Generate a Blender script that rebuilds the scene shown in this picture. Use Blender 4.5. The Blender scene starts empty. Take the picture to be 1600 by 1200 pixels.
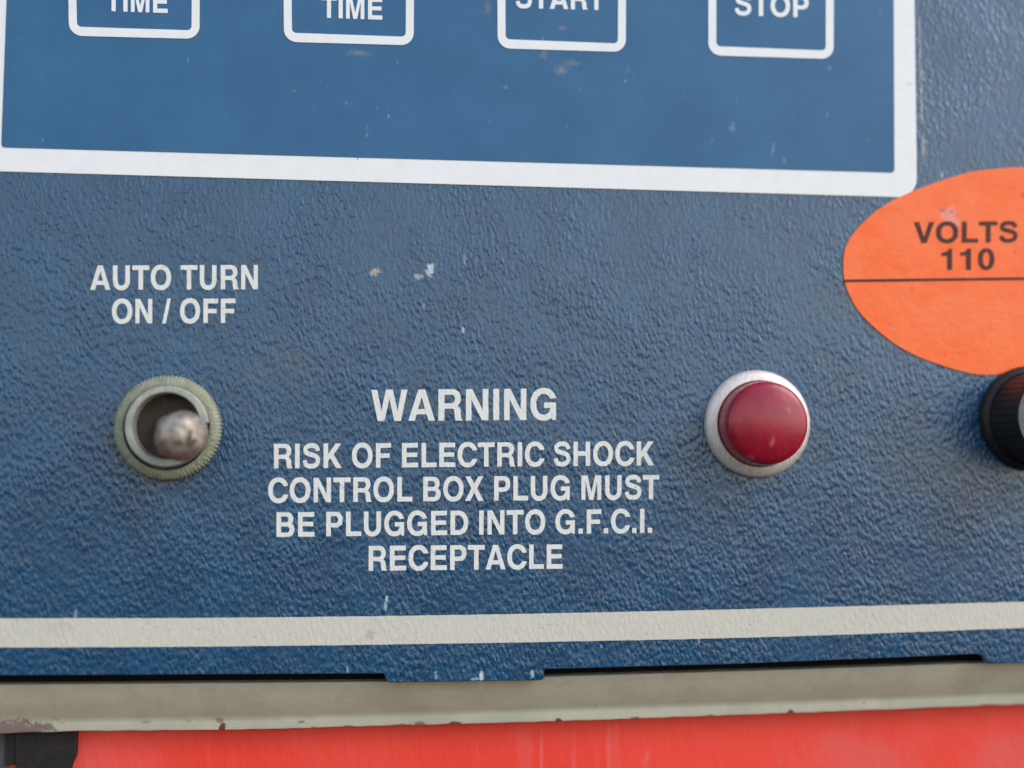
import bpy, bmesh, math, random
from mathutils import Vector, Matrix
random.seed(7)
R = math.radians
S = 1e-4                       # one working unit = 0.1 mm
C = bpy.context.scene.collection

# ------------------------------------------------------------------ camera, sky, sun, exposure
# Panel frame: X right, Y towards the upper edge, Z out of the face.  The whole box leans back.
TILT = R(95)
T = Matrix.Rotation(TILT, 4, 'X')
D, FPX = 2000.0, 2000.0
CAMP = Vector((-200, -112, 1983))
view = (-CAMP).normalized()
cx = view.cross(Vector((0, 1, 0))).normalized()
cy = cx.cross(view).normalized()
ROLL = R(0.0)
cx, cy = (cx*math.cos(ROLL) + cy*math.sin(ROLL)), (cy*math.cos(ROLL) - cx*math.sin(ROLL))
cam = bpy.data.cameras.new('camera'); cam.lens = 36*FPX/1600; cam.sensor_width = 36
cam.clip_start = 0.005; cam.clip_end = 50
co = bpy.data.objects.new('camera', cam); C.objects.link(co)
M = Matrix.Identity(4)
for i in range(3):
    M[i][0] = cx[i]; M[i][1] = cy[i]; M[i][2] = -view[i]; M[i][3] = CAMP[i]*S
co.matrix_world = T @ M
cam.dof.use_dof = True; cam.dof.focus_distance = CAMP.length*S*0.992; cam.dof.aperture_fstop = 5.0
bpy.context.scene.camera = co

SUN_EL, SUN_AZ = R(36), R(125)         # azimuth measured from +Y (behind the box) towards +X
w = bpy.data.worlds.new('World'); bpy.context.scene.world = w; w.use_nodes = True
nt = w.node_tree; bg = nt.nodes['Background']
sky = nt.nodes.new('ShaderNodeTexSky'); sky.sky_type = 'NISHITA'; sky.sun_disc = False
sky.sun_elevation = SUN_EL; sky.sun_rotation = SUN_AZ
sky.air_density = 1.0; sky.dust_density = 0.5; sky.ozone_density = 1.0
hs = nt.nodes.new('ShaderNodeHueSaturation'); hs.inputs['Saturation'].default_value = 0.74
nt.links.new(sky.outputs[0], hs.inputs['Color']); nt.links.new(hs.outputs[0], bg.inputs['Color'])
bg.inputs['Strength'].default_value = 0.13
sd = bpy.data.lights.new('sun', 'SUN'); sd.energy = 0.8; sd.angle = R(40); sd.color = (1, .98, .95)
so = bpy.data.objects.new('sun', sd); C.objects.link(so)
sdir = Vector((math.sin(SUN_AZ)*math.cos(SUN_EL), math.cos(SUN_AZ)*math.cos(SUN_EL), math.sin(SUN_EL)))
so.rotation_euler = sdir.to_track_quat('Z', 'Y').to_euler()
vs = bpy.context.scene.view_settings
vs.view_transform = 'Standard'; vs.look = 'None'; vs.exposure = 1.1; vs.gamma = 1

# ------------------------------------------------------------------ helpers
def P(px, py, z=0.0):
    """point of the real plane at height z that stands at this place of the photograph (panel frame, working units)"""
    d = view*FPX + cx*(px-800) - cy*(py-600)
    t = (z - CAMP.z)/d.z
    return CAMP + d*t

def tag(o, label=None, cat=None, group=None, kind=None):
    if label: o['label'] = label
    if cat: o['category'] = cat
    if group: o['group'] = group
    if kind: o['kind'] = kind
    return o

def link(name, me, m, parent=None, loc=None):
    me.materials.clear(); me.materials.append(m)
    o = bpy.data.objects.new(name, me); C.objects.link(o)
    if parent is not None: o.parent = parent
    else: o.matrix_world = T
    return o

def bm_obj(name, bm, m, parent=None, smooth=False):
    """bm holds working units in the panel frame"""
    bmesh.ops.recalc_face_normals(bm, faces=bm.faces)
    bmesh.ops.scale(bm, vec=(S, S, S), verts=bm.verts)
    me = bpy.data.meshes.new(name); bm.to_mesh(me); bm.free()
    if smooth:
        me.polygons.foreach_set('use_smooth', [True]*len(me.polygons))
        try: me.set_sharp_from_angle(angle=R(38))
        except Exception: pass
    return link(name, me, m, parent)

def sheet(name, outlines, z0, z1, m, parent=None, bevel=0.0):
    """a flat sheet with holes: outlines are lists of (x, y) in the panel frame; solid from z0 to z1"""
    cu = bpy.data.curves.new('tmp', 'CURVE'); cu.dimensions = '2D'; cu.fill_mode = 'BOTH'
    for pts in outlines:
        sp = cu.splines.new('POLY'); sp.points.add(len(pts)-1)
        for p, q in zip(sp.points, pts): p.co = (q[0]*.01, q[1]*.01, 0, 1)
        sp.use_cyclic_u = True
    th = (z1-z0)*.01
    cu.extrude = th/2 - bevel*.01; cu.bevel_depth = bevel*.01; cu.bevel_resolution = 2
    cu.offset = -bevel*.01
    ob = bpy.data.objects.new('tmp', cu); C.objects.link(ob)
    dg = bpy.context.evaluated_depsgraph_get(); dg.update()
    me = bpy.data.meshes.new_from_object(ob.evaluated_get(dg))
    bpy.data.objects.remove(ob); bpy.data.curves.remove(cu)
    k = 100*S
    me.transform(Matrix.Translation((0, 0, (z0+z1)/2*S)) @ Matrix.Diagonal((k, k, k, 1)))
    me.name = name
    return link(name, me, m, parent)

def pix(pts, z=0): return [(P(x, y, z).x, P(x, y, z).y) for x, y in pts]

def catmull(pts, n=6, closed=False):
    out = []; N = len(pts)
    for i in range(N if closed else N-1):
        g = (lambda j: pts[j % N]) if closed else (lambda j: pts[max(0, min(N-1, j))])
        p0, p1, p2, p3 = g(i-1), g(i), g(i+1), g(i+2)
        for k in range(n):
            t = k/n
            out.append(tuple(.5*(2*b+(c-a)*t+(2*a-5*b+4*c-d)*t*t+(3*b-a-3*c+d)*t**3) for a, b, c, d in zip(p0, p1, p2, p3)))
    if not closed: out.append(tuple(pts[-1]))
    return out

def rrect(x0, y0, x1, y1, r, n=8):
    out = []
    for (a, b, s) in ((x1-r, y1-r, 0), (x0+r, y1-r, 90), (x0+r, y0+r, 180), (x1-r, y0+r, 270)):
        for k in range(n+1):
            t = R(s+90*k/n); out.append((a+r*math.cos(t), b+r*math.sin(t)))
    return out

def quadround(c, r, n=8):
    """rounded corners on a convex quad given counter-clockwise"""
    out = []; N = len(c)
    for i in range(N):
        p = Vector(c[i]); a = (Vector(c[i-1])-p).normalized(); b = (Vector(c[(i+1) % N])-p).normalized()
        for k in range(n+1):
            t = k/n; ang = t*math.pi/2
            q = p + a*r*(1-math.sin(ang)) + b*r*(1-math.cos(ang))
            out.append((q.x, q.y))
    return out

def lathe(prof, n=96, centre=(0, 0), warp=None, axis=None, base=None):
    """prof: (radius, height); closes at radius 0"""
    bm = bmesh.new(); rings = []
    for (r, z) in prof:
        if r == 0: rings.append([bm.verts.new((0, 0, z))]); continue
        ring = []
        for k in range(n):
            t = 2*math.pi*k/n; rr, zz = (r, z) if warp is None else warp(r, z, t)
            ring.append(bm.verts.new((rr*math.cos(t), rr*math.sin(t), zz)))
        rings.append(ring)
    for a, b in zip(rings, rings[1:]):
        for k in range(n):
            k2 = (k+1) % n
            if len(a) == 1 and len(b) == 1: continue
            if len(a) == 1: bm.faces.new((a[0], b[k], b[k2]))
            elif len(b) == 1: bm.faces.new((a[k], b[0], a[k2]))
            else: bm.faces.new((a[k], b[k], b[k2], a[k2]))
    if axis is not None:
        q = Vector((0, 0, 1)).rotation_difference(Vector(axis).normalized())
        bmesh.ops.transform(bm, matrix=Matrix.Translation(base) @ q.to_matrix().to_4x4(), verts=bm.verts)
    else:
        bmesh.ops.translate(bm, vec=(centre[0], centre[1], 0), verts=bm.verts)
    return bm

# ------------------------------------------------------------------ materials
class Mat:
    def __init__(s, name, rough=.5, spec=.5, metal=0, coat=0):
        s.m = bpy.data.materials.new(name); s.m.use_nodes = True; s.t = s.m.node_tree
        s.b = s.t.nodes['Principled BSDF']; s.tc = s.n('ShaderNodeTexCoord').outputs['Object']
        s.b.inputs['Roughness'].default_value = rough; s.b.inputs['Metallic'].default_value = metal
        s.b.inputs['Specular IOR Level'].default_value = spec; s.b.inputs['Coat Weight'].default_value = coat
    def n(s, t, **k):
        x = s.t.nodes.new(t)
        for a, b in k.items(): setattr(x, a, b)
        return x
    def put(s, a, b):
        if isinstance(a, (int, float)): b.default_value = a
        elif isinstance(a, tuple): b.default_value = a if len(a) == len(b.default_value) else a+(1,)
        else: s.t.links.new(a, b)
    def math(s, op, a, b=0.0, clamp=False):
        x = s.n('ShaderNodeMath', operation=op, use_clamp=clamp); s.put(a, x.inputs[0]); s.put(b, x.inputs[1]); return x.outputs[0]
    def noise(s, sc, detail=3, rough=.5, stretch=(1, 1, 1), rot=0, dist=0, off=(0, 0, 0)):
        """sc: features per 100 working units (about)"""
        mp = s.n('ShaderNodeMapping'); s.t.links.new(s.tc, mp.inputs[0])
        mp.inputs['Rotation'].default_value = (0, 0, R(rot)); mp.inputs['Location'].default_value = off
        m2 = s.n('ShaderNodeMapping'); s.t.links.new(mp.outputs[0], m2.inputs[0])
        m2.inputs['Scale'].default_value = stretch
        x = s.n('ShaderNodeTexNoise'); s.t.links.new(m2.outputs[0], x.inputs['Vector'])
        x.inputs['Scale'].default_value = sc/(100*S); x.inputs['Detail'].default_value = detail
        x.inputs['Roughness'].default_value = rough; x.inputs['Distortion'].default_value = dist
        return x.outputs['Fac']
    def ramp(s, v, a, b, lo=0., hi=1.):
        x = s.n('ShaderNodeMapRange', interpolation_type='SMOOTHSTEP'); s.put(v, x.inputs['Value'])
        x.inputs['From Min'].default_value = a; x.inputs['From Max'].default_value = b
        x.inputs['To Min'].default_value = lo; x.inputs['To Max'].default_value = hi
        return x.outputs['Result']
    def mix(s, f, a, b):
        x = s.n('ShaderNodeMix', data_type='RGBA'); s.put(f, x.inputs[0]); s.put(a, x.inputs[6]); s.put(b, x.inputs[7]); return x.outputs[2]
    def spots(s, lst, z=0.0, nz=None, edge=.45, dz=False):
        """worn marks: (px, py, half width, half height, strength[, lean degrees])"""
        if nz is None: nz = s.noise(9, 3, .6)
        acc = None
        for q in lst:
            px, py, rx, ry, st = q[:5]; lean = q[5] if len(q) > 5 else 0
            c = P(px, py, z)*S
            a = s.n('ShaderNodeVectorMath', operation='SUBTRACT'); s.t.links.new(s.tc, a.inputs[0]); a.inputs[1].default_value = (c.x, c.y, 0)
            rt = s.n('ShaderNodeVectorRotate', rotation_type='Z_AXIS'); s.t.links.new(a.outputs[0], rt.inputs[0]); rt.inputs['Angle'].default_value = R(lean)
            b = s.n('ShaderNodeVectorMath', operation='MULTIPLY'); s.t.links.new(rt.outputs[0], b.inputs[0]); b.inputs[1].default_value = (1/(rx*S), 1/(ry*S), 0)
            l = s.n('ShaderNodeVectorMath', operation='LENGTH'); s.t.links.new(b.outputs[0], l.inputs[0])
            d = s.math('ADD', l.outputs['Value'], s.math('MULTIPLY', s.math('SUBTRACT', nz, .5), 2.2))
            v = s.ramp(d, 1.0, 1.0-edge, 0, st)
            acc = v if acc is None else s.math('MAXIMUM', acc, v)
        return acc
    def bump(s, h, dist, strength=1.0):
        x = s.n('ShaderNodeBump'); s.put(h, x.inputs['Height']); x.inputs['Distance'].default_value = dist*S
        x.inputs['Strength'].default_value = strength; s.t.links.new(x.outputs[0], s.b.inputs['Normal'])
        return x
    def col(s, c): s.put(c, s.b.inputs['Base Color'])

def paint_relief(a):
    """wrinkle of the powder coat: pebbles plus short slanting runs"""
    st = a.noise(23, 3, .5, stretch=(1, .34, 1), rot=-17)
    pb = a.noise(15, 2, .5, dist=.4)
    big = a.noise(1.2, 2, .5)
    vor = a.n('ShaderNodeTexVoronoi', feature='SMOOTH_F1'); mp = a.n('ShaderNodeMapping'); a.t.links.new(a.tc, mp.inputs[0])
    mp.inputs['Rotation'].default_value = (0, 0, R(-17)); mp.inputs['Scale'].default_value = (1, .55, 1)
    a.t.links.new(mp.outputs[0], vor.inputs['Vector']); vor.inputs['Scale'].default_value = 19/(100*S); vor.inputs['Smoothness'].default_value = .8
    vor.inputs['Randomness'].default_value = 1
    peb = a.ramp(vor.outputs['Distance'], .05, .75, 1, 0)
    amp = a.ramp(a.noise(.8, 3, .6, off=(.05, .02, 0)), .3, .7, .55, 1.25)
    h = a.math('MULTIPLY', a.math('ADD', a.math('ADD', a.math('MULTIPLY', st, .50), a.math('MULTIPLY', pb, .25)), a.math('ADD', a.math('MULTIPLY', peb, .34), a.math('MULTIPLY', a.noise(48, 2, .5, stretch=(1, .4, 1), rot=-17), .13))), amp)
    return h, st, pb, big

# blue textured powder coat
a = Mat('blue_wrinkle_paint', rough=.36, spec=.8); a.b.inputs['IOR'].default_value = 1.5
h, st, pb, big = paint_relief(a)
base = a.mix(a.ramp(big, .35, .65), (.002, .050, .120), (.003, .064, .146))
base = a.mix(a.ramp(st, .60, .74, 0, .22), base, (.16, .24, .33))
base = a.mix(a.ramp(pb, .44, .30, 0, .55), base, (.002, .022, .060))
wide = a.noise(5, 4, .65)
base = a.mix(a.spots([(455, 565, 95, 62, .30), (400, 590, 60, 50, .18), (890, 425, 60, 30, .15), (230, 790, 90, 50, .12), (1320, 470, 40, 60, .10),
                      (1050, 440, 60, 35, .12), (510, 690, 40, 60, .15)], nz=wide, edge=1.3), base, (.10, .105, .10))
base = a.mix(a.spots([(586, 425, 11, 7, .9, -25), (723, 515, 3.5, 7, .8), (1437, 60, 2.2, 60, .6), (1440, 150, 2.5, 70, .6), (1443, 232, 4, 26, .55), (1472, 274, 3, 9, .7),
                      (662, 478, 2.5, 6, .45), (350, 1004, 4, 3, .4)], nz=a.noise(16, 3, .6), edge=.6), base, (.40, .33, .26))
base = a.mix(a.spots([(672, 421, 8, 12, .75, 12), (654, 432, 9, 5, .45), (603, 943, 3, 13, .6, 5), (752, 1056, 4, 9, .85), (742, 1061, 7, 2.5, .5), (681, 1054, 3, 7, .4), (831, 1052, 4, 7, .5),
                      (726, 405, 2.5, 11, .3), (1092, 1000, 2, 9, .4), (940, 1010, 3, 4, .3), (118, 960, 3, 9, .3), (405, 985, 2.5, 9, .35), (543, 1046, 2.5, 7, .3)],
                      nz=a.noise(16, 3, .6)), base, (.55, .6, .62))
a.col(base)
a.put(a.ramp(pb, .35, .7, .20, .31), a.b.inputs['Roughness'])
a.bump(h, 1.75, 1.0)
BLUE = a.m

def ink(name, c, lift=1.0, rough=.5):
    a = Mat(name, rough=rough, spec=.4)
    h, st, pb, big = paint_relief(a)
    v = a.mix(a.ramp(st, .35, .65), tuple(x*.93 for x in c), c)
    v = a.mix(a.ramp(a.math('ADD', a.noise(24, 2, .5), a.math('MULTIPLY', a.noise(2, 2, .5), .3)), .80, .90, 0, .55), v, (.12, .18, .25))
    if name == 'cream_stripe_ink':
        v = a.mix(a.spots([(578, 992, 10, 8, .5), (1010, 990, 6, 3, .3), (1240, 985, 6, 3, .2), (90, 980, 30, 10, .15)]), v, (.36, .28, .25))
    a.col(v); a.bump(h, 1.0*lift, .7)
    return a.m
WHITE_INK = ink('white_ink', (.76, .74, .69))
CREAM = ink('cream_stripe_ink', (.62, .575, .485))

a = Mat('keypad_white', rough=.34, spec=.5)
v = a.mix(a.ramp(a.noise(3, 3, .6), .4, .65), (.83, .81, .79), (.80, .785, .77))
v = a.mix(a.spots([(559, 248, 1.5, 5, .7, 20), (1421, 132, 4, 3, .4), (842, 213, 1.5, 3, .5), (300, 62, 3, 1.5, .3)]), v, (.22, .2, .2))
a.col(v); a.bump(a.noise(4, 2, .5), 1.2, .35)
KEYW = a.m

a = Mat('keypad_blue_film', rough=.45, spec=.35)
fine = a.noise(60, 2, .6)
v = a.mix(a.ramp(a.noise(.9, 3, .55), .35, .65), (.022, .108, .230), (.029, .124, .256))
v = a.mix(a.ramp(a.noise(14, 3, .6, stretch=(1, .16, 1), rot=-12), .66, .80, 0, .30), v, (.20, .27, .36))
v = a.mix(a.math('MULTIPLY', a.ramp(fine, .3, .7), .10), v, (.12, .2, .32))
v = a.mix(a.spots([(560, 84, 24, 7, .42), (876, 110, 15, 12, .60), (895, 99, 18, 8, .35), (878, 44, 9, 5, .45), (848, 60, 3, 9, .5), (850, 85, 10, 14, .35), (762, 12, 8, 20, .3)],
             nz=a.noise(12, 4, .7), edge=1.0), v, (.30, .26, .24))
v = a.mix(a.spots([(67, 220, 1.6, 6, .8, 15), (541, 161, 2, 4, .55), (607, 182, 2, 5, .8), (573, 212, 2, 4, .6), (590, 168, 1.4, 6, .4, 15), (294, 94, 1.6, 6, .45), (621, 97, 1.4, 6, .4),
                   (885, 198, 1.4, 7, .45), (976, 128, 2.5, 4, .6), (980, 110, 1.5, 12, .35, 10), (990, 122, 1.3, 12, .35, 14), (790, 136, 4, 6, .3, 30), (1144, 200, 8, 10, .35), (1151, 158, 1.4, 9, .5, 8),
                   (1207, 235, 2, 16, .6, 12), (1224, 252, 4, 8, .45), (1296, 108, 5, 8, .3), (1292, 178, 4, 6, .35), (1112, 220, 2, 14, .3, 14), (905, 140, 5, 4, .3), (1356, 218, 1.2, 6, .5),
                   (1375, 18, 1.2, 5, .5), (1070, 150, 3, 4, .25), (460, 142, 2, 5, .3), (764, 190, 3, 4, .25)], nz=a.noise(16, 3, .6), edge=.9), v, (.28, .34, .40))
a.col(v); a.bump(a.math('ADD', fine, a.math('MULTIPLY', a.noise(3, 2, .5), 1.5)), .5, .5)
KEYB = a.m

a = Mat('fluorescent_orange_paper', rough=.55, spec=.35)
v = a.mix(a.ramp(a.noise(1.3, 4, .6), .35, .68), (1.0, .150, .030), (1.0, .185, .052))
v = a.mix(a.ramp(a.noise(12, 3, .6, stretch=(.25, 1, 1)), .4, .7, 0, .25), v, (.98, .25, .10))
v = a.mix(a.spots([(1598, 305, 6, 5, .6), (1585, 393, 3, 5, .4), (1424, 452, 4, 5, .25), (1418, 300, 6, 3, .3)]), v, (.6, .05, .03))
v = a.mix(a.spots([(1482, 338, 15, 15, .9), (1493, 346, 10, 9, .7)], nz=a.noise(7, 3, .6)), v, (.86, .30, .24))
v = a.mix(a.spots([(1471, 329, 6, 3, .8), (1486, 331, 4, 3, .6)], nz=a.noise(18, 3, .6)), v, (.16, .16, .26))
a.col(v); a.bump(a.math('ADD', a.noise(20, 3, .6), a.math('MULTIPLY', a.noise(3, 2, .5), 2)), 1.2, .5)
ORANGE = a.m
a = Mat('black_print', rough=.55, spec=.3)
a.col(a.mix(a.ramp(a.noise(25, 3, .6), .45, .75), (.055, .016, .012), (.17, .03, .015)))
BLACKINK = a.m

# khaki rim paint with rust along its lip
a = Mat('khaki_rim_paint', rough=.42, spec=.5)
v = a.mix(a.ramp(a.noise(1.6, 4, .6), .35, .65), (.48, .445, .335), (.55, .51, .395))
v = a.mix(a.ramp(a.noise(6, 4, .65, stretch=(.25, 1, 1)), .55, .75, 0, .30), v, (.33, .31, .22))
nz = a.noise(11, 4, .7)
v = a.mix(a.spots([(20, 1141, 80, 18, .85)], z=-54, nz=nz), v, (.17, .10, .10))
v = a.mix(a.spots([(348, 1136, 6, 9, 1), (343, 1126, 9, 6, .6), (268, 1144, 7, 3, .7), (470, 1128, 8, 3, .6), (545, 1137, 10, 4, .7), (630, 1134, 22, 4, .8), (655, 1131, 12, 5, .7), (712, 1131, 13, 5, .95),
                   (873, 1126, 7, 5, 1), (992, 1123, 8, 5, .8), (1236, 1114, 8, 6, 1), (1110, 1118, 8, 2.5, .5), (1516, 1106, 9, 4, .8), (1545, 1101, 24, 2, .5), (1350, 1099, 4, 3, .4), (930, 1102, 4, 4, .25, 0),
                   (228, 1128, 9, 2, .4), (295, 1127, 5, 3, .4), (490, 1137, 5, 3, .5)], z=-54, nz=nz), v, (.17, .05, .025))
v = a.mix(a.spots([(752, 1070, 5, 14, .5), (700, 1080, 30, 6, .2), (870, 1062, 16, 6, .35)], z=-30), v, (.62, .6, .52))
a.col(v); a.bump(a.noise(9, 3, .6), 1.2, .5)
KHAKI = a.m

a = Mat('red_paint', rough=.42, spec=.45)
v = a.mix(a.ramp(a.noise(.45, 3, .5), .35, .65), (.90, .052, .030), (.93, .064, .040))
v = a.mix(a.ramp(a.noise(5, 4, .65, stretch=(1, .08, 1), rot=-6), .52, .72, 0, .22), v, (.88, .12, .10))
v = a.mix(a.ramp(a.noise(12, 4, .7), .62, .78, 0, .25), v, (.85, .2, .18))
v = a.mix(a.spots([(1350, 1190, 140, 90, .45), (140, 1190, 190, 90, .35), (1560, 1190, 90, 80, .5)], z=-84, nz=a.noise(1.5, 3, .6), edge=.9), v, (.80, .14, .13))
v = a.mix(a.spots([(846, 1190, 2.6, 70, .40, 0), (897, 1190, 4, 70, .2), (951, 1190, 3, 70, .32), (961, 1190, 9, 70, .15), (820, 1190, 14, 70, .12), (1010, 1185, 8, 26, .25, 12)], z=-84, nz=a.noise(2, 2, .4), edge=.5), v, (.88, .20, .19))
a.col(v); a.bump(a.noise(7, 4, .65, stretch=(1, .3, 1)), 2.0, .6)
RED = a.m

a = Mat('brushed_aluminium', rough=.5, metal=.35)
br = a.noise(40, 2, .5, stretch=(1, .12, 1))
a.col(a.mix(a.ramp(br, .3, .7), (.60, .52, .48), (.78, .69, .65))); a.put(a.ramp(br, .3, .7, .42, .58), a.b.inputs['Roughness'])
a.bump(br, .6, .5)
ALU = a.m

a = Mat('tarnished_nut_metal', rough=.6, metal=.35)
v = a.mix(a.ramp(a.noise(4, 4, .7), .35, .65), (.24, .25, .175), (.33, .325, .235))
v = a.mix(a.ramp(a.noise(6, 4, .7, off=(.1, .2, 0)), .56, .70, 0, .8), v, (.27, .36, .20))
v = a.mix(a.ramp(a.noise(5, 4, .7, off=(.3, .1, 0)), .60, .72, 0, .8), v, (.30, .19, .08))
a.col(v); a.bump(a.noise(14, 4, .7), 3.2, .9)
NUT = a.m
a = Mat('dull_nickel_bushing', rough=.6, metal=.3)
v = a.mix(a.ramp(a.noise(6, 4, .7), .35, .65), (.32, .325, .27), (.43, .43, .37))
a.col(a.mix(a.ramp(a.noise(12, 4, .7), .60, .72, 0, .6), v, (.36, .43, .34))); a.bump(a.noise(14, 3, .6), 1.4, .6)
BUSH = a.m
a = Mat('worn_steel_lever', rough=.5, metal=.5)
v = a.mix(a.ramp(a.noise(5, 4, .7), .35, .65), (.20, .165, .13), (.42, .36, .30))
v = a.mix(a.ramp(a.noise(7, 4, .7, off=(.2, .2, .1)), .56, .68, 0, .85), v, (.11, .085, .07))
v = a.mix(a.spots([(299, 681, 4, 11, .9, 10), (306, 690, 6, 5, .7), (290, 668, 8, 3, .5)], z=110, nz=a.noise(12, 3, .6)), v, (.05, .035, .03))
v = a.mix(a.spots([(266, 660, 8, 20, .5, 35)], z=100, nz=a.noise(12, 3, .6)), v, (.48, .52, .46))
a.col(v); a.bump(a.noise(10, 4, .6), 3.0, .8)
a.put(a.ramp(a.noise(9, 3, .6), .3, .7, .30, .6), a.b.inputs['Roughness'])
LEVER = a.m
a = Mat('switch_cavity', rough=.8, spec=.2); a.col(a.mix(a.noise(8), (.04, .03, .025), (.09, .07, .055))); CAVITY = a.m

a = Mat('red_lens_plastic', rough=.20, spec=.5)
v = a.mix(a.ramp(a.noise(3, 3, .6), .3, .7), (.27, .007, .023), (.35, .011, .032))
v = a.mix(a.spots([(1206, 690, 5, 13, .5, 12), (1232, 640, 4, 6, .35), (1172, 716, 10, 6, .25)], z=70), v, (.62, .16, .18))
a.col(v)
a.b.inputs['Subsurface Weight'].default_value = .35; a.b.inputs['Subsurface Radius'].default_value = (.004, .0006, .0006); a.b.inputs['Subsurface Scale'].default_value = .6
a.bump(a.noise(5, 3, .5), .8, .35); a.put(a.ramp(a.noise(18, 3, .6), .35, .7, .22, .34), a.b.inputs['Roughness'])
LENS = a.m
a = Mat('black_plastic', rough=.5, spec=.3); a.col(a.mix(a.noise(6, 3), (.008, .008, .009), (.020, .019, .019))); a.bump(a.noise(9, 3), 1.0, .4); BLACK = a.m
a = Mat('grey_insert', rough=.5, spec=.4); a.col(a.mix(a.noise(6, 3), (.09, .095, .09), (.15, .155, .145))); a.bump(a.noise(12, 3), 1.5, .5); GREY = a.m
a = Mat('slit_shade_black', rough=.9, spec=.1); a.col((.006, .006, .006)); SLIT_SHADE = a.m  # near-black colour that puts the shade into the slits above the rim
a = Mat('dark_block_plastic', rough=.6, spec=.3); a.col(a.mix(a.noise(5, 4), (.012, .009, .009), (.028, .02, .02))); a.bump(a.noise(12, 3), 2.0, .5); BLOCK = a.m
a = Mat('grey_block_side', rough=.6, spec=.3); a.col(a.mix(a.noise(5, 4), (.05, .05, .06), (.09, .09, .10))); BLOCKG = a.m

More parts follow.
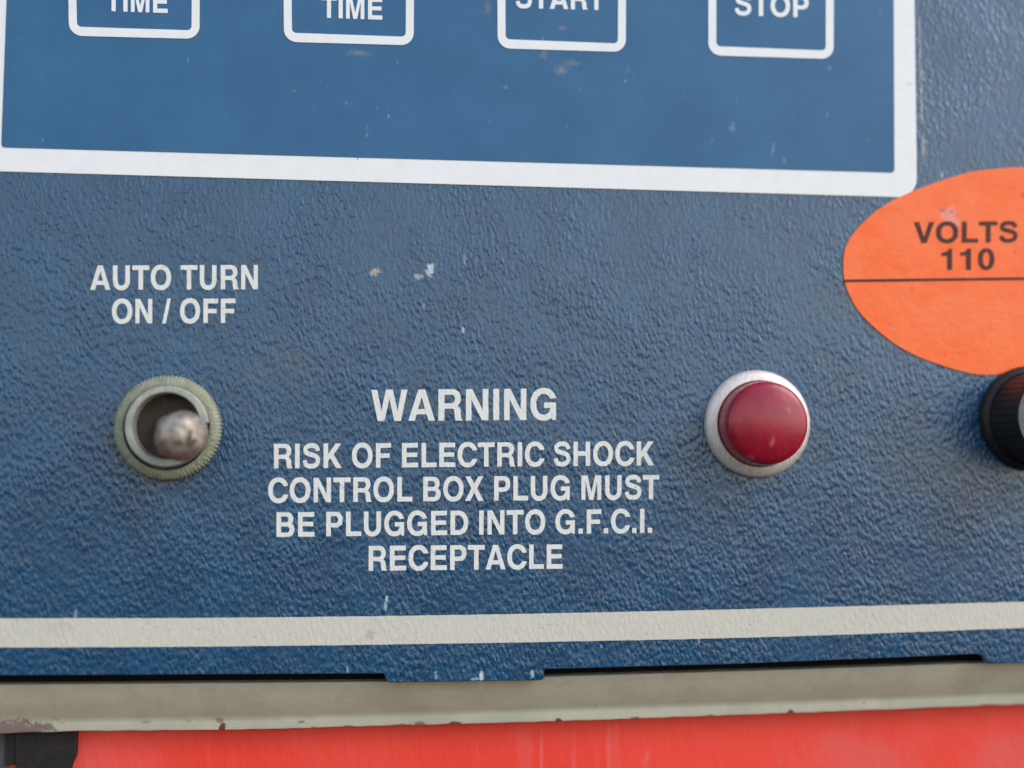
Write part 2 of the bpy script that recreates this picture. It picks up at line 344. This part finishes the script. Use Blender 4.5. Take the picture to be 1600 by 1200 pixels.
# ------------------------------------------------------------------ lettering (own bold grotesque outlines, cap height 718)
def arc(cx_, cy_, rx, ry, a0, a1, n=14, e=1.0):
    out = []
    for k in range(n+1):
        t = R(a0+(a1-a0)*k/n); c, s_ = math.cos(t), math.sin(t)
        out.append((cx_+rx*math.copysign(abs(c)**e, c), cy_+ry*math.copysign(abs(s_)**e, s_)))
    return out
V, H = 156, 138
def stroke(pts, w_):
    L, Rr = [], []
    for i, p in enumerate(pts):
        a_ = Vector(pts[max(0, i-1)]); b_ = Vector(pts[min(len(pts)-1, i+1)]); d = (b_-a_).normalized(); n_ = Vector((-d.y, d.x))
        L.append(tuple(Vector(p)+n_*w_/2)); Rr.append(tuple(Vector(p)-n_*w_/2))
    return L + Rr[::-1]
E_ = .93
G = {
 ' ': (278, []), 'I': (278, [[(62, 0), (62+V, 0), (62+V, 718), (62, 718)]]),
 '.': (278, [[(62, 0), (62+V, 0), (62+V, 150), (62, 150)]]),
 '/': (300, [[(-5, -10), (120, -10), (300, 728), (175, 728)]]),
 'L': (611, [[(76, 0), (590, 0), (590, H), (76+V, H), (76+V, 718), (76, 718)]]),
 'T': (611, [[(306-V/2, 0), (306+V/2, 0), (306+V/2, 718-H), (598, 718-H), (598, 718), (14, 718), (14, 718-H), (306-V/2, 718-H)]]),
 'E': (667, [[(76, 0), (628, 0), (628, H), (76+V, H), (76+V, 303), (595, 303), (595, 303+H-10), (76+V, 303+H-10), (76+V, 718-H), (618, 718-H), (618, 718), (76, 718)]]),
 'F': (611, [[(76, 0), (76+V, 0), (76+V, 285), (545, 285), (545, 285+H-8), (76+V, 285+H-8), (76+V, 718-H), (590, 718-H), (590, 718), (76, 718)]]),
 'H': (722, [[(69, 0), (69+V, 0), (69+V, 300), (653-V, 300), (653-V, 0), (653, 0), (653, 718), (653-V, 718), (653-V, 300+H), (69+V, 300+H), (69+V, 718), (69, 718)]]),
 'N': (722, [[(68, 0), (214, 0), (214, 478), (490, 0), (655, 0), (655, 718), (509, 718), (509, 242), (232, 718), (68, 718)]]),
 'M': (833, [[(67, 0), (209, 0), (209, 560), (344, 0), (490, 0), (625, 560), (625, 0), (767, 0), (767, 718), (548, 718), (417, 205), (286, 718), (67, 718)]]),
 'V': (667, [[(14, 718), (178, 718), (334, 205), (491, 718), (652, 718), (415, 0), (251, 0)]]),
 'W': (944, [[(4, 718), (164, 718), (264, 222), (382, 718), (563, 718), (682, 222), (782, 718), (940, 718), (772, 0), (601, 0), (472, 512), (344, 0), (172, 0)]]),
 'A': (722, [[(16, 0), (182, 0), (228, 146), (492, 146), (537, 0), (706, 0), (450, 718), (272, 718)], [(269, 270), (361, 548), (452, 270)]]),
 'K': (722, [[(76, 0), (76+V, 0), (76+V, 212), (308, 288), (500, 0), (695, 0), (420, 398), (680, 718), (485, 718), (232, 405), (232, 718), (76, 718)]]),
 'X': (667, [[(10, 0), (194, 0), (332, 238), (470, 0), (658, 0), (430, 366), (645, 718), (466, 718), (335, 498), (204, 718), (22, 718), (236, 366)]]),
 'O': (778, [arc(389, 359, 350, 377, 0, 352.8, 48, E_), arc(389, 359, 350-V, 377-H-4, 0, -352.8, 48, E_)]),
 '0': (556, [arc(278, 352, 248, 368, 0, 352.8, 48, E_), arc(278, 352, 100, 240, 0, -352.8, 48, E_)]),
 '1': (556, [[(232, 0), (380, 0), (380, 712), (268, 712), (250, 650), (200, 610), (130, 590), (66, 585), (66, 475), (232, 475)]]),
 'D': (722, [[(76, 0), (340, 0)] + arc(340, 359, 348, 359, -90, 90, 24, E_) + [(76, 718)], [(76+V, H), (76+V, 718-H)] + arc(330, 359, 202, 359-H, 90, -90, 24, E_)]),
 'P': (667, [[(76, 0), (76+V, 0), (76+V, 258), (410, 258)] + arc(410, 488, 222, 230, -90, 90, 20, E_)[1:] + [(76, 718)], [(76+V, 386), (76+V, 592)] + arc(396, 489, 82, 103, 90, -90, 12)]),
 'R': (722, [[(76, 0), (76+V, 0), (76+V, 276), (395, 276), (455, 270), (485, 240), (494, 180), (500, 90), (524, 0), (700, 0), (700, 24), (668, 52), (658, 130), (652, 215), (628, 285), (574, 330)]
              + arc(435, 512, 226, 206, -50, 90, 16, E_) + [(76, 718)], [(76+V, 398), (76+V, 592)] + arc(418, 495, 88, 97, 90, -90, 12)]),
 'B': (722, [[(76, 0), (430, 0)] + arc(440, 208, 232, 208, -90, 52, 18, E_)[1:] + arc(425, 528, 212, 190, -38, 90, 16, E_) + [(76, 718)],
             [(76+V, 124), (76+V, 303)] + arc(430, 213.5, 84, 89.5, 90, -90, 12), [(76+V, 423), (76+V, 594)] + arc(405, 508.5, 74, 85.5, 90, -90, 12)]),
 'U': (722, [[(70, 718)] + arc(361, 268, 291, 286, 180, 360, 28, .96) + [(652, 718), (652-V, 718)] + arc(361, 268, 291-V, 286-H, 0, -180, 24, .96) + [(70+V, 718)]]),
 'C': (722, [arc(388, 359, 348, 377, 18.5, 341.5, 44, E_) + arc(388, 359, 348-V, 377-H, 331, 29, 36, E_)]),
 'G': (778, [arc(390, 359, 352, 377, 21, 306, 42, E_) + [(626, 0), (716, 0), (716, 398), (400, 398), (400, 272), (568, 272)] + arc(390, 359, 352-V, 377-H, 322, 30, 32, E_)]),
 'S': (667, [stroke(catmull([(552, 505), (530, 590), (450, 648), (335, 660), (215, 640), (150, 590), (134, 525), (165, 458), (255, 415), (375, 385), (490, 342), (550, 280), (558, 205), (520, 120), (438, 70), (335, 57),
                             (215, 72), (138, 130), (110, 230)], 4), 140)]),
}
def text(name, s, x0, y0, x1, y1, hgt, z, m, parent, label=None, zt=.5, htop=None, wob=2.2):
    """s set between pixel x0 and x1 on the baseline y0..y1 with cap height hgt"""
    O = P(x0, y0, z); X = P(x1, y1, z)-O; U0 = P(x0, y0-hgt, z)-O; U1 = P(x1, y1-(htop or hgt), z)-P(x1, y1, z)
    adv = 0; polys = []
    for ch in s:
        a_, outs = G[ch]
        rnd = [(random.uniform(-1, 1), random.uniform(-1, 1)) for _ in range(4)]
        for o_ in outs:
            q = []
            for i, (gx, gy) in enumerate(o_): # print edge is never perfectly crisp: a hair of waviness
                q.append((gx+adv+wob*math.sin(gy*.035+rnd[0][0]*9)*.8, gy+wob*math.sin(gx*.04+rnd[1][0]*9)*.8))
            polys.append(q)
        adv += a_
    lo = min(p[0] for q in polys for p in q); hi = max(p[0] for q in polys for p in q)
    out = []
    for q in polys:
        r_ = []
        for gx, gy in q:
            u = (gx-lo)/(hi-lo); v_ = gy/718
            p = O + X*u + (U0*(1-u)+U1*u)*v_
            r_.append((p.x, p.y))
        out.append(r_)
    o = sheet(name, out, z, z+zt, m, parent)
    if label: o['label'] = label
    return o

# ------------------------------------------------------------------ red surface under everything
bm = bmesh.new()
g = bmesh.ops.create_grid(bm, x_segments=60, y_segments=60, size=1)
for v_ in bm.verts:
    x_, y_ = v_.co.x*4500, v_.co.y*4500
    v_.co = (x_, y_, -84 + 1.0*math.sin(x_*.006+1) + 1.5*math.sin(y_*.004))
tag(bm_obj('red_surface', bm, RED, smooth=True), kind='structure')

# ------------------------------------------------------------------ the control box
XL, XR, YT = -1150.0, 1330.0, 1350.0
box = bpy.data.objects.new('control_box', None); C.objects.link(box); box.matrix_world = T; box.empty_display_size = .01
tag(box, 'blue textured control box face with white warning print and a khaki lower rim', 'control box')

edge = [(-400, 1058), (0, 1055.5), (300, 1054), (600, 1052.5), (604, 1065), (609, 1066.5), (846, 1063), (850, 1060), (851, 1045.5), (1150, 1037.5), (1400, 1027.5), (1527, 1022), (1536, 1025), (1543, 1037), (1650, 1035), (2050, 1026)]
ed = pix(edge)
ed[0] = (XL, ed[0][1]); ed[-1] = (XR, ed[-1][1])
plate = sheet('face_plate', [[*ed, (XR, YT), (XL, YT)]], -16, 0, BLUE, box, bevel=1.2)

# white line along the bottom
top = catmull([(-420, 966), (0, 966), (400, 964.8), (850, 958.5), (1225, 950), (1600, 940), (1960, 929)], 10)
bot = catmull([(-420, 1011), (0, 1011.5), (400, 1009.5), (850, 1003), (1225, 994.5), (1600, 981), (1960, 967)], 10)
jag = lambda L: [(x, y+random.uniform(-.22, .22)) for x, y in L]
sheet('stripe', [pix(jag(catmull(bot, 4)) + jag(catmull(top, 4))[::-1])], 0.15, .55, CREAM, box)

LT = 'white %s lettering'
text('lettering', 'AUTO TURN', 141, 453, 403, 452, 38, .15, WHITE_INK, box, 'white AUTO TURN lettering above the toggle switch')
text('lettering', 'ON / OFF', 175, 505.5, 368, 504.5, 38, .15, WHITE_INK, box, 'white ON / OFF lettering above the toggle switch')
text('lettering', 'WARNING', 580, 658, 869, 656, 49, .15, WHITE_INK, box, 'large white WARNING lettering')
text('lettering', 'RISK OF ELECTRIC SHOCK', 428, 732, 1022, 727, 38.5, .15, WHITE_INK, box, 'white lettering reading RISK OF ELECTRIC SHOCK', htop=37.5)
text('lettering', 'CONTROL BOX PLUG MUST', 419, 785.5, 1030, 780, 38.5, .15, WHITE_INK, box, 'white lettering reading CONTROL BOX PLUG MUST', htop=38)
text('lettering', 'BE PLUGGED INTO G.F.C.I.', 432, 839, 1019, 832.5, 38.5, .15, WHITE_INK, box, 'white lettering reading BE PLUGGED INTO G.F.C.I.', htop=37.5)
text('lettering', 'RECEPTACLE', 576, 892, 879, 888.5, 39, .15, WHITE_INK, box, 'white lettering reading RECEPTACLE', htop=38)

# membrane keypad
kz = 1.6
kb = [P(-32, 268), P(1432, 309.5)]                      # outer lower corners
up = lambda px, py, t: P(px, py-t)
lo_ = [tuple(P(-34, 267, kz))[:2], tuple(P(1433, 309, kz))[:2]]
left = (Vector(tuple(P(-28, 0, kz))[:2])-Vector(lo_[0])).normalized(); right = (Vector(tuple(P(1429, 0, kz))[:2])-Vector(lo_[1])).normalized()
outer = [lo_[0], lo_[1], tuple(Vector(lo_[1])+right*1120), tuple(Vector(lo_[0])+left*1120)]
keypad = sheet('membrane_keypad', [quadround(outer, 32)], 0.15, kz, KEYW, box, bevel=.6)
keypad['label'] = 'blue membrane keypad with a white border'
li = [tuple(P(2, 230.5, kz))[:2], tuple(P(1397.5, 270, kz))[:2]]
dl = (Vector(tuple(P(10.5, 0, kz))[:2])-Vector(li[0])).normalized(); dr = (Vector(tuple(P(1396.3, 0, kz))[:2])-Vector(li[1])).normalized()
inner = [li[0], li[1], tuple(Vector(li[1])+dr*1040), tuple(Vector(li[0])+dl*1040)]
sheet('blue_film', [quadround(inner, 6)], kz+.1, kz+.5, KEYB, keypad)
zk = kz+.6
for (l, r_, yb0, yb1, lean) in ((108, 311.7, 56, 61, .02), (443.8, 646.3, 65.5, 71, .01), (777.6, 977.6, 75.5, 81.5, 0.005), (1106.7, 1302.2, 86.5, 92.5, .0)):
    o1 = [(l, yb0), (r_, yb1), (r_+1.0, -150), (l-2*lean*90, -156)]
    th = 12.3
    i1 = [(l+th, yb0-14), (r_-th, yb1-13.4), (r_-th+1.0, -137), (l+th-2*lean*90, -143)]
    A = quadround(pix(o1, zk), 20); B = quadround(pix(i1, zk), 7)
    sheet('key_outline', [A, B[::-1]], zk, zk+.7, KEYW, keypad)
text('key_lettering', 'TIME', 165.5, 17.3, 262, 20.5, 34, zk, KEYW, keypad, 'white TIME lettering on the first key')
text('key_lettering', 'TIME', 502, 27.8, 597.5, 31, 34, zk, KEYW, keypad, 'white TIME lettering on the second key')
text('key_lettering', 'START', 806, 12.5, 944, 16, 34, zk, KEYW, keypad, 'white START lettering on the third key')
text('key_lettering', 'STOP', 1148, 23.5, 1263.5, 27.5, 34, zk, KEYW, keypad, 'white STOP lettering on the fourth key')

# khaki rim of the housing, swept along x
rt = [(-500, 1074), (0, 1071), (400, 1068), (605, 1066), (850, 1058.5), (1250, 1047), (1535, 1037), (1700, 1031), (2200, 1013)]
lt = [(-500, 1130), (80, 1127), (400, 1124), (850, 1111), (1250, 1098), (1600, 1085), (2200, 1063)]
lb = [(-500, 1152), (0, 1147), (120, 1143.5), (400, 1140.5), (850, 1128.5), (1225, 1115.5), (1600, 1101), (2200, 1076)]
def itp(L, x):
    for (a_, b_), (c_, d_) in zip(L, L[1:]):
        if x <= c_: return b_+(d_-b_)*(x-a_)/(c_-a_)
    return L[-1][1]
zr, zl = -22, -54
bm = bmesh.new(); prev = None
n = 150
for i in range(n+1):
    x = -420 + (2120+420)*i/n
    chip = random.uniform(-.6, .6)
    a0 = P(x, itp(rt, x), zr); a1 = P(x, itp(lt, x), zl); a2 = P(x, itp(lb, x)+chip, zl)
    ring = [Vector((a0.x, a0.y+1, zr-70)), Vector((a0.x, a0.y+1, zr-3)), Vector((a0.x, a0.y+.8, zr-.8)), a0 + Vector((0, .3, 0)), a0+(a1-a0)*.03]
    for t in (.3, .6, .88, .97): ring.append(a0+(a1-a0)*t + Vector((0, 0, (2.5*math.sin(t*math.pi)))))
    ring += [a1+(a2-a1)*.18+Vector((0, 0, .8)), a1+(a2-a1)*.6+Vector((0, 0, 1.2)), a2+Vector((0, 1.6, .4)), a2+Vector((0, .4, -1.5)), a2+Vector((0, 0, -5)), a2+Vector((0, 0, -18)), a2+Vector((0, 6, -20)), Vector((a2.x, a2.y+8, zl-14))]
    cur = [bm.verts.new(p) for p in ring]
    if prev:
        for k in range(len(cur)-1): bm.faces.new((prev[k], prev[k+1], cur[k+1], cur[k]))
    prev = cur
rim = bm_obj('housing_rim', bm, KHAKI, box, smooth=True)
rim['label'] = 'khaki painted rim with rust spots along its lower lip'
# added black strip under the plate, standing in for the shade in the slits
bm = bmesh.new(); prev = None
for i in range(41):
    x = -420 + 2540*i/40
    a0 = P(x, itp(rt, x), -34)
    cur = [bm.verts.new(p) for p in (Vector((a0.x, a0.y+90, -60)), Vector((a0.x, a0.y+90, -42)), Vector((a0.x, a0.y+4, -42)), Vector((a0.x, a0.y+4, -60)))]
    if prev:
        for k in range(4): bm.faces.new((prev[k], prev[(k+1) % 4], cur[(k+1) % 4], cur[k]))
    prev = cur
bm_obj('slit_shade_strip', bm, SLIT_SHADE, box)
# housing walls that carry the plate (left, right, top)
bm = bmesh.new()
for (x0, x1, y0, y1) in ((XL+6, XL+26, -430, YT-10), (XR-26, XR-6, -400, YT-10), (XL+30, XR-30, YT-30, YT-10)):
    r_ = bmesh.ops.create_cube(bm, size=1)
    bmesh.ops.scale(bm, vec=(x1-x0, y1-y0, 172), verts=r_['verts']); bmesh.ops.translate(bm, vec=((x0+x1)/2, (y0+y1)/2, -106), verts=r_['verts'])
bm_obj('housing_wall', bm, KHAKI, box)

# toggle switch: bushing (part) > knurled nut, lever, cavity
tc = P(264, 669)
def knurl(r, z, t):
    if r > 77.5: return (r + 1.8*abs(((t*84/(2*math.pi)) % 1)*2-1) - .9, z)
    return (r, z)
def keyway(r, z, t):
    d = math.degrees(t); d = d-360 if d > 180 else d
    if -10 < d < 6 and r > 50 and z > 24: return (51.5, z)
    return (r, z)
bush = bm_obj('toggle_switch', lathe([(61, 8), (61, 34), (60.3, 36.5), (59, 38), (51.5, 38), (50.3, 37), (50, 34), (49, 4)], 180, (tc.x+2, tc.y+2), keyway), BUSH, box, True)
bush['label'] = 'small metal toggle switch with a tarnished round nut'
bm_obj('knurled_nut', lathe([(79, .2), (79, 13), (78, 17), (75, 20), (66, 22.5), (64, 22), (63.2, 19), (62.8, 14), (62.4, 3)], 504, (tc.x, tc.y), knurl), NUT, bush, True)
bm_obj('cavity', lathe([(49.4, 3), (30, 2.5), (0, 2)], 64, (tc.x+2, tc.y+2)), CAVITY, bush)
tip = P(288, 684, 112); bs = P(259, 664, 2); axl = (tip-bs); L = axl.length
prof = [(15, 0), (18, 20), (21, 45), (25, 65), (30, 80), (34.5, 90), (36.5, 96)]
for k in range(0, 11):
    t = R(9*k); prof.append((37*math.cos(t)**.9 if k < 10 else 0, L-14+29*math.sin(t)))
lv = bm_obj('lever', lathe(prof, 96, axis=axl, base=bs, warp=lambda r_, z_, t_: (r_*(1+.03*math.sin(2*t_+1)+.014*math.sin(5*t_+z_*.08)), z_ + (1.2*math.sin(r_*.16+t_*2) if z_ > 100 else 0))), LEVER, bush, True)

# indicator lamp: bezel (part) > lens
lc = P(1182, 662.5)
bez = bm_obj('indicator_lamp', lathe([(85, .2), (85.5, 4), (84.5, 9), (82, 13), (78, 16), (72, 18), (69, 18.5), (67.5, 17.5), (67, 12)], 128, (lc.x, lc.y)), ALU, box, True)
bez['label'] = 'round red indicator lamp in a silver bezel'
prof = [(66.5, 6), (66.5, 22), (65, 44), (64.2, 54), (63.6, 58), (62.0, 61.5), (59.5, 64.6)]
for k in range(1, 11):
    rr = 59.5*(1-k/10); prof.append((rr, 64.6+10*(1-(rr/59.5)**2)))
bm_obj('lens', lathe(prof, 128, (lc.x, lc.y)), LENS, bez, True)

# fuse holder, cut by the right edge of the picture
fc = P(1607, 654)
fh = bm_obj('fuse_holder', lathe([(84, .2), (85, 5), (84, 12), (81, 16), (77, 17.5), (75.5, 19), (75.5, 3)], 128, (fc.x, fc.y)), BLACK, box, True)
fh['label'] = 'black round fuse holder at the right edge'
def ribs(r, z, t): return (r - .9*(0.5+.5*math.cos(t*40)) if r > 72.8 and 24 < z < 90 else r, z)
cap = bm_obj('cap', lathe([(74.5, 12), (74.5, 22), (74, 26), (73.6, 60), (73, 88), (72.6, 96), (72, 100), (71, 102), (69.8, 102.5), (69, 101), (68.6, 96)], 320, (fc.x, fc.y), ribs), BLACK, fh, True)
bm = lathe([(68.8, 97), (60, 97.6), (30, 98), (0, 98)], 96, (fc.x, fc.y))
bm_obj('grey_disc', bm, GREY, fh, True)

# ------------------------------------------------------------------ orange voltage sticker
st_px = [(1318, 415), (1322, 385), (1340, 357), (1377, 324), (1430, 297), (1507, 271), (1559, 263.5), (1605, 261.5), (1680, 266), (1750, 282), (1815, 312), (1862, 355), (1880, 405), (1868, 460), (1832, 508), (1780, 540),
         (1720, 556), (1655, 566), (1600, 574.5), (1568, 583), (1540, 586), (1507, 581), (1470, 570), (1426, 553), (1387, 529), (1345, 490), (1323, 450)]
zs = 2.05
stk = sheet('voltage_sticker', [catmull(pix(st_px, zs), 5, True)], 0.2, zs, ORANGE)
tag(stk, 'oval fluorescent orange sticker printed VOLTS 110 on the blue panel', 'sticker')
text('lettering', 'VOLTS', 1428, 380, 1590, 378.5, 33, zs+.1, BLACKINK, stk, zt=.3)
text('lettering', '110', 1471, 422, 1554, 421, 33.5, zs+.1, BLACKINK, stk, zt=.3)
sheet('dividing_line', [pix([(1320, 436.7), (1600, 433.2), (1868, 430), (1868, 434.4), (1600, 437.5), (1320, 441)][::-1], zs)], zs+.1, zs+.4, BLACKINK, stk)

# ------------------------------------------------------------------ dark block below the rim
zb = -70
bl = bpy.data.objects.new('plastic_block', None); C.objects.link(bl); bl.matrix_world = T; bl.empty_display_size = .01
tag(bl, 'dark plastic block on the red surface below the left end of the khaki rim', 'block')
sheet('block_body', [pix([(24, 1120), (24, 1300), (60, 1300), (100, 1250), (112, 1196), (119, 1180), (120.5, 1120)], zb)], -83, zb, BLOCK, bl, bevel=2)
sheet('grey_flange', [pix([(-140, 1125), (-140, 1290), (-30, 1270), (6, 1240), (13, 1186), (14, 1125)], zb-8)], -83, zb-8, BLOCKG, bl, bevel=2)
sheet('joint', [pix([(8, 1125), (8, 1195), (30, 1195), (30, 1125)], zb-5)], -82.5, zb-5, BLOCK, bl)
